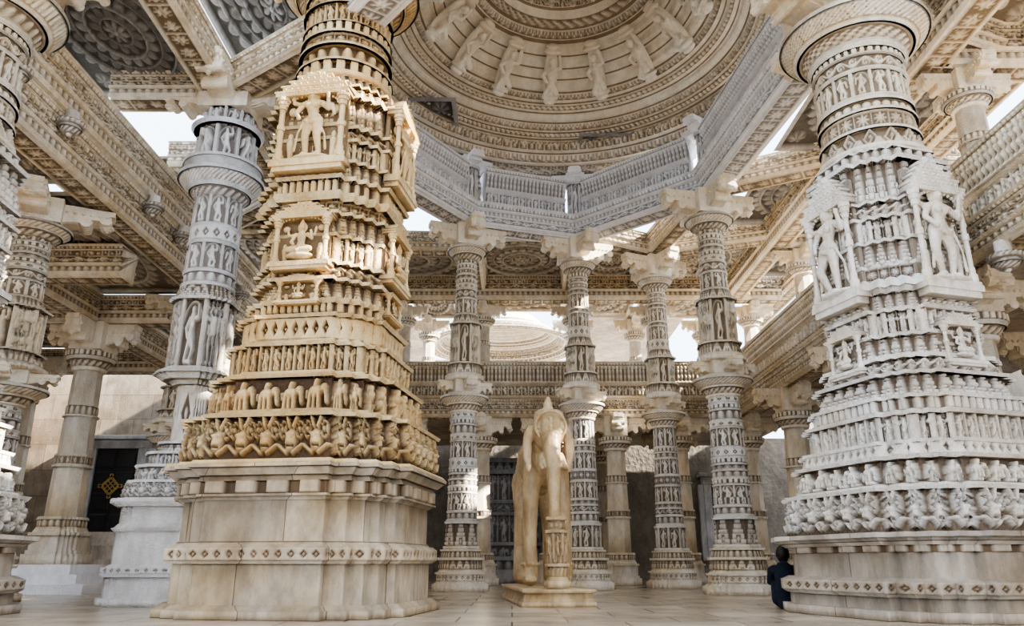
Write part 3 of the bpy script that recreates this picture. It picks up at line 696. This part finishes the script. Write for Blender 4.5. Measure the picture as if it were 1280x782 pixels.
# ------------------------------------------------------------------ dome
DC = (.85, 10.25)
def dome(name, loc, s, mat, label, seg=760, dz=.018):
    G = ('zero', 1, 0)
    e = [(4.0, 7.98, 'flower', .28, .04), (3.52, 7.98), (3.44, 7.94), (3.40, 7.95, 'scallop', .17, .06), (3.38, 8.09), (3.32, 8.09, *G), (3.30, 8.11), (3.22, 8.13, 'figure', .17, .09), (3.20, 8.30), (3.14, 8.30, *G), (3.12, 8.32), (3.06, 8.32, 'dentil', .1, .07), (3.04, 8.38), (3.02, 8.38, *G), (3.0, 8.40), (2.95, 8.41, 'scallop', .14, .06), (2.92, 8.51),
         (2.87, 8.51, *G), (2.85, 8.53), (2.80, 8.54), (2.77, 8.58), (2.77, 8.63), (2.72, 8.63, *G), (2.70, 8.65), (2.64, 8.66, 'bead', .11, .05), (2.60, 8.73), (2.54, 8.73, *G), (2.52, 8.75), (2.46, 8.77, 'scallop', .14, .06), (2.42, 8.85), (2.36, 8.85, *G), (2.33, 8.87), (2.26, 8.87), (2.22, 8.91), (2.20, 8.98), (2.13, 8.98, *G), (2.11, 9.0), (2.08, 9.04), (2.06, 9.12), (1.99, 9.12, *G), (1.97, 9.14), (1.92, 9.18), (1.90, 9.27),
         (1.82, 9.27, *G), (1.8, 9.29), (1.75, 9.33), (1.73, 9.42), (1.64, 9.42, *G), (1.6, 9.47), (1.56, 9.46, 'scallop', .13, .07), (1.52, 9.58), (1.46, 9.58, *G), (1.42, 9.62), (1.36, 9.56, 'lotus', .18, .10), (1.24, 9.64), (1.2, 9.80, *G), (1.17, 9.84), (1.15, 9.84, 'scroll', .2, .14), (.95, 9.92), (.8, 9.84, 'flower', .2, .14), (.55, 9.86), (.5, 9.72, 'lotus', .14, .09), (.28, 9.64), (.14, 9.5), (.02, 9.48)]
    e = [tuple([q[0]*s, (q[1]-7.98)*s]+list(q[2:])) for q in e]
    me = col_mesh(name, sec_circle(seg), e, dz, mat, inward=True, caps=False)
    o = obj(name, me, None, loc); top(o, label, 'dome'); return o
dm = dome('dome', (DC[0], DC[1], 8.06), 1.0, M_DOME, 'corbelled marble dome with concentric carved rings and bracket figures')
def bfig(bm):
    chain(bm, [(0, 0, 0, .07), (0, 0, .12, .09), (0, 0, .3, .06), (0, 0, .42, .095), (0, 0, .52, .045)]); add_ell(bm, (0, -.06, .62), (.07, .075, .085))
    chain(bm, [(-.05, -.05, .1, .05), (-.11, -.12, -.0, .05)]); chain(bm, [(.05, -.05, .15, .05), (.11, -.14, .05, .05)])
    chain(bm, [(-.05, 0, .45, .04), (-.17, -.04, .35, .035), (-.09, -.10, .25, .035)]); chain(bm, [(.05, 0, .45, .04), (.17, -.04, .5, .035), (.13, -.05, .72, .035)])
    add_ell(bm, (0, 0, -.06), (.17, .16, .06)); add_ell(bm, (0, .02, .80), (.17, .14, .06)); add_ell(bm, (0, .0, -.15), (.12, .12, .06)); add_ell(bm, (0, .02, .90), (.13, .12, .05))
    add_ell(bm, (0, .1, .36), (.14, .08, .52))
BF = blob('bracket_figure', bfig, .013, M_DOME, 2)
NB = 14
for k in range(NB):
    a = k*2*math.pi/NB+math.radians(94)
    o = obj('bracket_figure', BF, dm)
    p0 = Vector((math.cos(a)*2.12, math.sin(a)*2.12, .70)); p1 = Vector((math.cos(a)*1.48, math.sin(a)*1.48, 1.28))
    d = (p1-p0).normalized(); tang = Vector((-math.sin(a), math.cos(a), 0)); nn = d.cross(tang)
    if nn.z < 0: nn = -nn
    Mx = Matrix((tang, nn, d)).transposed()
    if Mx.determinant() < 0: Mx = Matrix((-tang, nn, d)).transposed()
    o.matrix_local = Matrix.Translation(p0) @ Mx.to_4x4() @ Matrix.Scale(.95, 4)
obj('dome_shell', col_mesh('dome_shell', sec_circle(48), [(4.0, 0), (3.9, .5), (3.3, 1.1), (2.4, 1.8), (1.2, 2.3), (.05, 2.4)], .1, M_SMOOTH, caps=False), dm)
d2 = dome('dome', (-.3, 23.2, 6.88), .60, M_DOME, 'smaller tiered white marble dome over the rear hall', 300, .03)
for c, s in (((-4.0, 23, 7.0), (2.6, 6, .1)), ((3.5, 23, 7.0), (2.6, 6, .1)), ((-.25, 26.1, 7.0), (9.2, 1.2, .1))):
    struct(box_obj('ceiling', c, s, M_SMOOTH), 'rear hall ceiling slab')

dp = bpy.data.objects.new('dwarf_post', None); COL.objects.link(dp); top(dp, 'short bracketed marble post on the dome ring', 'post', 'posts under the dome rim')
obj('shaft', col_mesh('shaft', sec_poly(SQ3, 120), stack(0, [(.1, .19, .19), (.66, .15, .15, 'figure', .14, .03), (.06, .19, .2)]), .02, M_RING), dp)
obj('bracket_capital', bracket_mesh('bracket_capital', .46, .19, .18, .2, M_RING), dp, (0, 0, .82))
for i, p in enumerate(RING):
    a = math.atan2(DC[1]-p[1], DC[0]-p[0]); q = (p[0], p[1], 7.0)
    if i == 0: dp.location = q; dp.rotation_euler = (0, 0, a)
    else: copy_thing(dp, q, a)

# ------------------------------------------------------------------ elephant
def elephant(bm):
    add_ell(bm, (0, .95, 1.35), (.27, .85, .34)); add_ell(bm, (0, .45, 1.37), (.25, .42, .33)); add_ell(bm, (0, 1.5, 1.30), (.27, .38, .35))
    add_ell(bm, (0, -.04, 1.64), (.20, .24, .24)); add_ell(bm, (-.085, -.08, 1.79), (.105, .13, .10)); add_ell(bm, (.085, -.08, 1.79), (.105, .13, .10))
    add_cap(bm, (0, .4, 1.46), (0, .05, 1.58), .23, .18)
    chain(bm, [(0, -.20, 1.54, .12), (0, -.34, 1.34, .10), (0, -.42, 1.08, .084), (.0, -.45, .8, .073), (.0, -.45, .5, .063), (.01, -.46, .26, .056), (.03, -.49, .13, .05), (.05, -.57, .12, .042)])
    for s in (-1, 1):
        # drooping ears hanging beside the cheeks
        add_ell(bm, (s*.235, .02, 1.60), (.07, .07, .12), (s*-.3, 'Y')); add_ell(bm, (s*.265, .0, 1.46), (.06, .035, .20)); add_ell(bm, (s*.25, .0, 1.30), (.04, .03, .12))
        chain(bm, [(s*.11, -.24, 1.34, .045), (s*.145, -.42, 1.20, .032), (s*.15, -.58, 1.18, .018)])
        chain(bm, [(s*.16, .3, 1.22, .125), (s*.20, .26, .9, .10), (s*.21, .27, .45, .082), (s*.21, .26, .07, .10)])
        chain(bm, [(s*.15, 1.52, 1.2, .17), (s*.18, 1.40, .80, .115), (s*.20, 1.55, .42, .085), (s*.20, 1.5, .07, .105)])
        add_ell(bm, (s*.16, -.19, 1.66), (.028, .035, .022)); add_ell(bm, (s*.16, -.17, 1.71), (.055, .055, .018)); add_ell(bm, (s*.15, -.17, 1.61), (.05, .05, .014))
        for t in (-1, 0, 1): add_ell(bm, (s*.21+t*.05, .16, .04), (.026, .035, .03))
        for j in range(10):   # anklets and knee bands
            t = j/10*2*math.pi
            add_ell(bm, (s*.21+.105*math.cos(t), .26+.105*math.sin(t), .2), (.02, .02, .02))
    for j in range(9):
        z = 1.2-j*.11; add_ell(bm, (0, -.40-.01*j, z), (.092-.005*j, .082-.004*j, .016))
    for j in range(7):    # forehead ornament
        add_ell(bm, (0, -.255-.012*j, 1.76-.05*j), (.03, .03, .022))
    add_ell(bm, (0, .0, 1.88), (.09, .10, .05)); add_ell(bm, (0, .0, 1.95), (.06, .07, .05)); add_ell(bm, (0, .0, 2.01), (.035, .04, .04))
    chain(bm, [(0, 1.84, 1.45, .05), (0, 1.98, 1.05, .035), (0, 1.94, .6, .04)])
EROT = math.radians(6)
ep = obj('elephant_pedestal', col_mesh('elephant_pedestal', sec_poly([(.40, -.62), (.40, 1.75), (-.40, 1.75), (-.40, -.62)], 200), stack(0, [(.05, 1.0, 1.0), (.03, .97, .95), (.06, .93, .93), (.02, .97, 1.0), (.02, 1.0, 1.0)]), .03, M_ELE), None, (.44, 9.3, 0), EROT)
top(ep, 'low moulded stone plinth under the elephant statue', 'pedestal')
er = bpy.data.objects.new('elephant_statue', None); COL.objects.link(er); er.location = (.44, 9.3, .22); er.rotation_euler = (0, 0, EROT); er.scale = (.98, .84, 1.06); top(er, 'standing marble elephant statue with lowered trunk and beaded harness', 'elephant statue')
obj('elephant_body', blob('elephant_body', elephant, .012, M_ELE, 2), er)
def torus(R, r, rx, n):
    def fn(bm):
        for i in range(n):
            t = i/n*2*math.pi
            v = Matrix.Rotation(rx, 4, 'X') @ Vector((R[0]*math.cos(t), 0, R[1]*math.sin(t)))
            bmesh.ops.create_icosphere(bm, subdivisions=2, radius=r, matrix=Matrix.Translation(v))
    return fn
obj('bead_collar', blob('bead_collar', torus((.25, .32), .028, .3, 46), .011, M_ELE, 1), er, (0, .26, 1.48))
obj('girth_band', blob('girth_band', torus((.28, .35), .028, 0, 52), .011, M_ELE, 1), er, (0, .95, 1.35))
obj('head_band', blob('head_band', torus((.185, .17), .020, .3, 40), .010, M_ELE, 1), er, (0, -.22, 1.68))
bm = bmesh.new(); bm_box(bm, (0, .75, 1.71), (.34, .6, .1)); bm_box(bm, (0, .75, 1.78), (.26, .5, .10)); obj('howdah', bm_done(bm, 'howdah', M_ELE), er)
obj('trunk_post', col_mesh('trunk_post', sec_circle(72), stack(0, [(.06, .15, .15), (.04, .13, .11), (.1, .10, .11, 'lotus', .05, .02), (.03, .14, .14), (.30, .085, .095, 'figure', .1, .04), (.03, .13, .13), (.1, .09, .08, 'flower', .06, .02), (.03, .12, .12), (.05, .07, .02)]), .012, M_ELE), er, (.0, -.6, -.02))

# ------------------------------------------------------------------ person
def person_body(bm):
    chain(bm, [(0, .05, .10, .13), (0, 0, .26, .12), (0, -.07, .42, .13)]); chain(bm, [(-.13, -.08, .45, .055), (.13, -.08, .45, .055)])
    chain(bm, [(0, -.1, .48, .05), (0, -.14, .55, .045)])
    add_ell(bm, (0, -.17, .62), (.075, .09, .105)); add_ell(bm, (0, -.265, .61), (.013, .018, .02))
    for s in (-1, 1):
        add_ell(bm, (s*.076, -.165, .615), (.012, .02, .03))
        chain(bm, [(s*.09, .02, .12, .095), (s*.13, -.36, .36, .062), (s*.12, -.46, .07, .042)]); add_ell(bm, (s*.12, -.53, .035), (.04, .11, .035))
        chain(bm, [(s*.16, -.1, .44, .05), (s*.2, -.3, .3, .04), (s*.05, -.43, .33, .03)])
        for f in range(4): add_cap(bm, (s*.04, -.45, .34-f*.018), (-s*.03, -.46, .335-f*.018), .009, .008)
M_CLOTH = plain('navy_cloth', (.004, .007, .018), .95); M_HAIR = plain('hair', (.006, .005, .004), .6)
pe = bpy.data.objects.new('person', None); COL.objects.link(pe); pe.location = (2.82, 8.4, 0); pe.rotation_euler = (0, 0, math.radians(160)); pe.scale = (.8, .8, .85)
top(pe, 'person in dark clothes seated on floor with knees drawn up', 'person')
obj('body', blob('body', person_body, .009, M_CLOTH, 3), pe)
bm = bmesh.new(); bmesh.ops.create_icosphere(bm, subdivisions=3, radius=1, matrix=Matrix.Translation((0, -.145, .645)) @ Matrix.Diagonal((.084, .09, .1, 1))); obj('hair', bm_done(bm, 'hair', M_HAIR), pe)

# ------------------------------------------------------------------ room shell
def floor_mat():
    m = bpy.data.materials.new('floor_marble'); m.use_nodes = True; nt = m.node_tree; N = nt.nodes; L = nt.links; b = N['Principled BSDF']
    tc = N.new('ShaderNodeTexCoord'); br = N.new('ShaderNodeTexBrick'); br.inputs['Scale'].default_value = 1.0
    br.inputs['Color1'].default_value = (.42, .34, .25, 1); br.inputs['Color2'].default_value = (.56, .47, .36, 1); br.inputs['Mortar'].default_value = (.12, .09, .07, 1)
    br.inputs['Mortar Size'].default_value = .008; br.inputs['Brick Width'].default_value = .9; br.inputs['Row Height'].default_value = .6
    L.new(tc.outputs['Object'], br.inputs['Vector'])
    n = N.new('ShaderNodeTexNoise'); n.inputs['Scale'].default_value = 3; n.inputs['Detail'].default_value = 8; L.new(tc.outputs['Object'], n.inputs['Vector'])
    mx = N.new('ShaderNodeMix'); mx.data_type = 'RGBA'; mx.blend_type = 'OVERLAY'; mx.inputs['Factor'].default_value = .6
    L.new(br.outputs['Color'], mx.inputs['A']); L.new(n.outputs['Fac'], mx.inputs['B']); L.new(mx.outputs['Result'], b.inputs['Base Color'])
    b.inputs['Roughness'].default_value = .22
    return m
struct(box_obj('floor', (0, 15, -.1), (60, 60, .2), floor_mat()), 'polished marble slab floor')
M_WALL = stone('wall_stone', (.42, .34, .25), (.52, .45, .36), (.2, .15, .1), bump=.3, vor=12, block=True)
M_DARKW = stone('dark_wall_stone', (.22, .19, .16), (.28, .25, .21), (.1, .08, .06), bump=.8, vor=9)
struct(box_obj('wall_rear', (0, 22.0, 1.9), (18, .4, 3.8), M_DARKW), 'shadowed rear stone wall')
struct(box_obj('wall_left', (-12.2, 13, 2.6), (.4, 26, 5.2), M_WALL), 'side aisle stone wall')
struct(box_obj('wall_aisle', (-9.6, 19.2, 2.6), (6.4, .4, 5.2), M_WALL), 'stone wall at the aisle end')
struct(box_obj('wall_right', (9.3, 12, 2.9), (.4, 24, 5.8), M_PALE), 'outer gallery stone wall')
struct(box_obj('wall_light_block', (0, -7, 1.6), (24, .4, 3.2), M_PALE), 'unseen low wall added to cut frontal sky light')  # added behind the camera so light comes from the sides

M_BLACK = plain('black_door_paint', (.012, .012, .014), .35); M_GOLD = plain('gold_emblem', (.65, .45, .14), .4, .8)
def door(name, loc, w, h, rot, label, emblem=True):
    bm = bmesh.new()
    bm_box(bm, (0, 0, h/2), (w, .08, h))
    for i in range(4):
        for j in range(2): bm_box(bm, ((j-.5)*w*.5, -.05, h*(i+.5)/4), (w*.4, .05, h*.19))
    d = obj(name, bm_done(bm, name, M_BLACK, .008), None, loc, rot); struct(d, label)
    bm = bmesh.new()
    bm_box(bm, (0, 0, h+.1), (w*1.5, .2, .2)); bm_box(bm, (0, -.05, h+.26), (w*1.7, .3, .1))
    for s in (-1, 1): bm_box(bm, (s*w*.62, 0, h/2), (w*.22, .2, h)); bm_box(bm, (s*w*.8, -.02, h/2), (w*.14, .14, h))
    obj('door_frame', bm_done(bm, 'door_frame', M_GREY, .01), d)
    if emblem:
        bm = bmesh.new()
        def bar(x, z, lx, lz, an=0):
            bmesh.ops.create_cube(bm, size=1, matrix=Matrix.Translation((-.04, -.1, h*.55)) @ Matrix.Rotation(an, 4, 'Y') @ Matrix.Translation((x*.85, 0, z*.85)) @ Matrix.Diagonal((lx*.85, .02, lz*.85, 1)))
        for q in (-1, 1):
            for i in (-1, -.33, .33, 1): bar(i*.15, 0, .022, .36, q*math.pi/4)
        for q in range(4):
            bar(0, .19, .30, .022, q*math.pi/2+math.pi/4)
            bar(0, .33, .08, .022, q*math.pi/2); bar(-.04, .30, .022, .06, q*math.pi/2); bar(.04, .30, .022, .06, q*math.pi/2)
        obj('gold_emblem', bm_done(bm, 'gold_emblem', M_GOLD), d)
    return d
door('door_1', (-9.6, 18.9, 1.1), 1.0, 2.0, 0, 'black double door with gold interlaced emblem')
door('door_2', (6.0, 21.7, .5), 1.0, 2.0, 0, 'black grille door in stone frame', False)
struct(box_obj('trim_1', (-9.6, 18.4, .55), (6.4, 1.4, 1.1), M_SMOOTH), 'raised stone podium below the aisle door')
for i in range(3):
    struct(box_obj('trim_%d' % (i+2), (-8.8, 17.4-.3*i, .4-.14*i), (4.5, .35, .8-.28*i), M_SMOOTH), 'stone step of the podium')
for i in range(3):
    struct(box_obj('trim_%d' % (i+5), (-7.8, 13.5, .07+.14*i), (2.9-.5*i, 2.9-.5*i, .14), M_RING), 'pale stone step around the aisle column')

shr = bpy.data.objects.new('shrine', None); COL.objects.link(shr); shr.location = (-.2, 19.6, 0); top(shr, 'dark grey carved stone shrine front with tiered mouldings', 'shrine')
es = stack(0, [(.2, 1, 1), (.1, .95, .95), (.2, .9, .9, 'lotus', .2, .04), (.08, .96, .96), (.25, .86, .86, 'elephant', .25, .05), (.08, .92, .92), (.6, .84, .84, 'figure', .3, .06), (.08, .92, .92), (.2, .84, .84, 'pot', .2, .05), (.08, .92, .92), (.6, .8, .8, 'figure', .3, .06), (.1, .95, .95), (.2, .8, .7, 'shrine', .2, .05), (.1, .75, .75)])
obj('carved_wall', col_mesh('carved_wall', sec_poly(SQ3, 240), es, .03, M_GREY), shr)

pm = col_mesh('pendant', sec_circle(40), stack(0, [(.03, .02, .04), (.06, .07, .12, 'lotus', .06, .01), (.04, .14, .12), (.05, .16, .17, 'lotus', .06, .01), (.05, .1, .08), (.1, .08, .08)]), .015, M_PALE)
for k, y in enumerate((7.2, 8.3, 10.6, 11.7, 12.6, 14.6)):
    o = obj('lotus_pendant', pm, None, (-5.45, y, 5.43)); top(o, 'small carved marble lotus pendant hanging under the beam', 'pendant', 'lotus pendants under aisle beam')
for k, y in enumerate((6.0, 7.2, 9.5, 10.6)):
    o = obj('lotus_pendant', pm, None, (4.98, y, 3.22)); top(o, 'small carved marble lotus pendant hanging under gallery beam', 'pendant', 'lotus pendants under gallery beam')

# ------------------------------------------------------------------ light
w = bpy.data.worlds.new('World'); SC.world = w; w.use_nodes = True
bg = w.node_tree.nodes['Background']; bg.inputs['Color'].default_value = (.70, .83, 1, 1); bg.inputs['Strength'].default_value = 4.3
sun = bpy.data.lights.new('sun', 'SUN'); sun.energy = 27.0; sun.angle = math.radians(.8); sun.color = (1, .91, .78)
so = bpy.data.objects.new('sun', sun); COL.objects.link(so)
so.rotation_euler = Vector((-.84, .16, -.52)).to_track_quat('-Z', 'Y').to_euler()
try:
    SC.view_settings.look = 'AgX - Medium High Contrast'; SC.view_settings.exposure = .42
except Exception as ex: print(ex)

# ------------------------------------------------------------------ camera
cam = bpy.data.cameras.new('camera'); co = bpy.data.objects.new('camera', cam); COL.objects.link(co)
cam.sensor_width = 36; cam.lens = 27; cam.clip_start = .05
co.location = (0, 0, .45); co.rotation_euler = (math.radians(90+18), 0, 0)
SC.camera = co
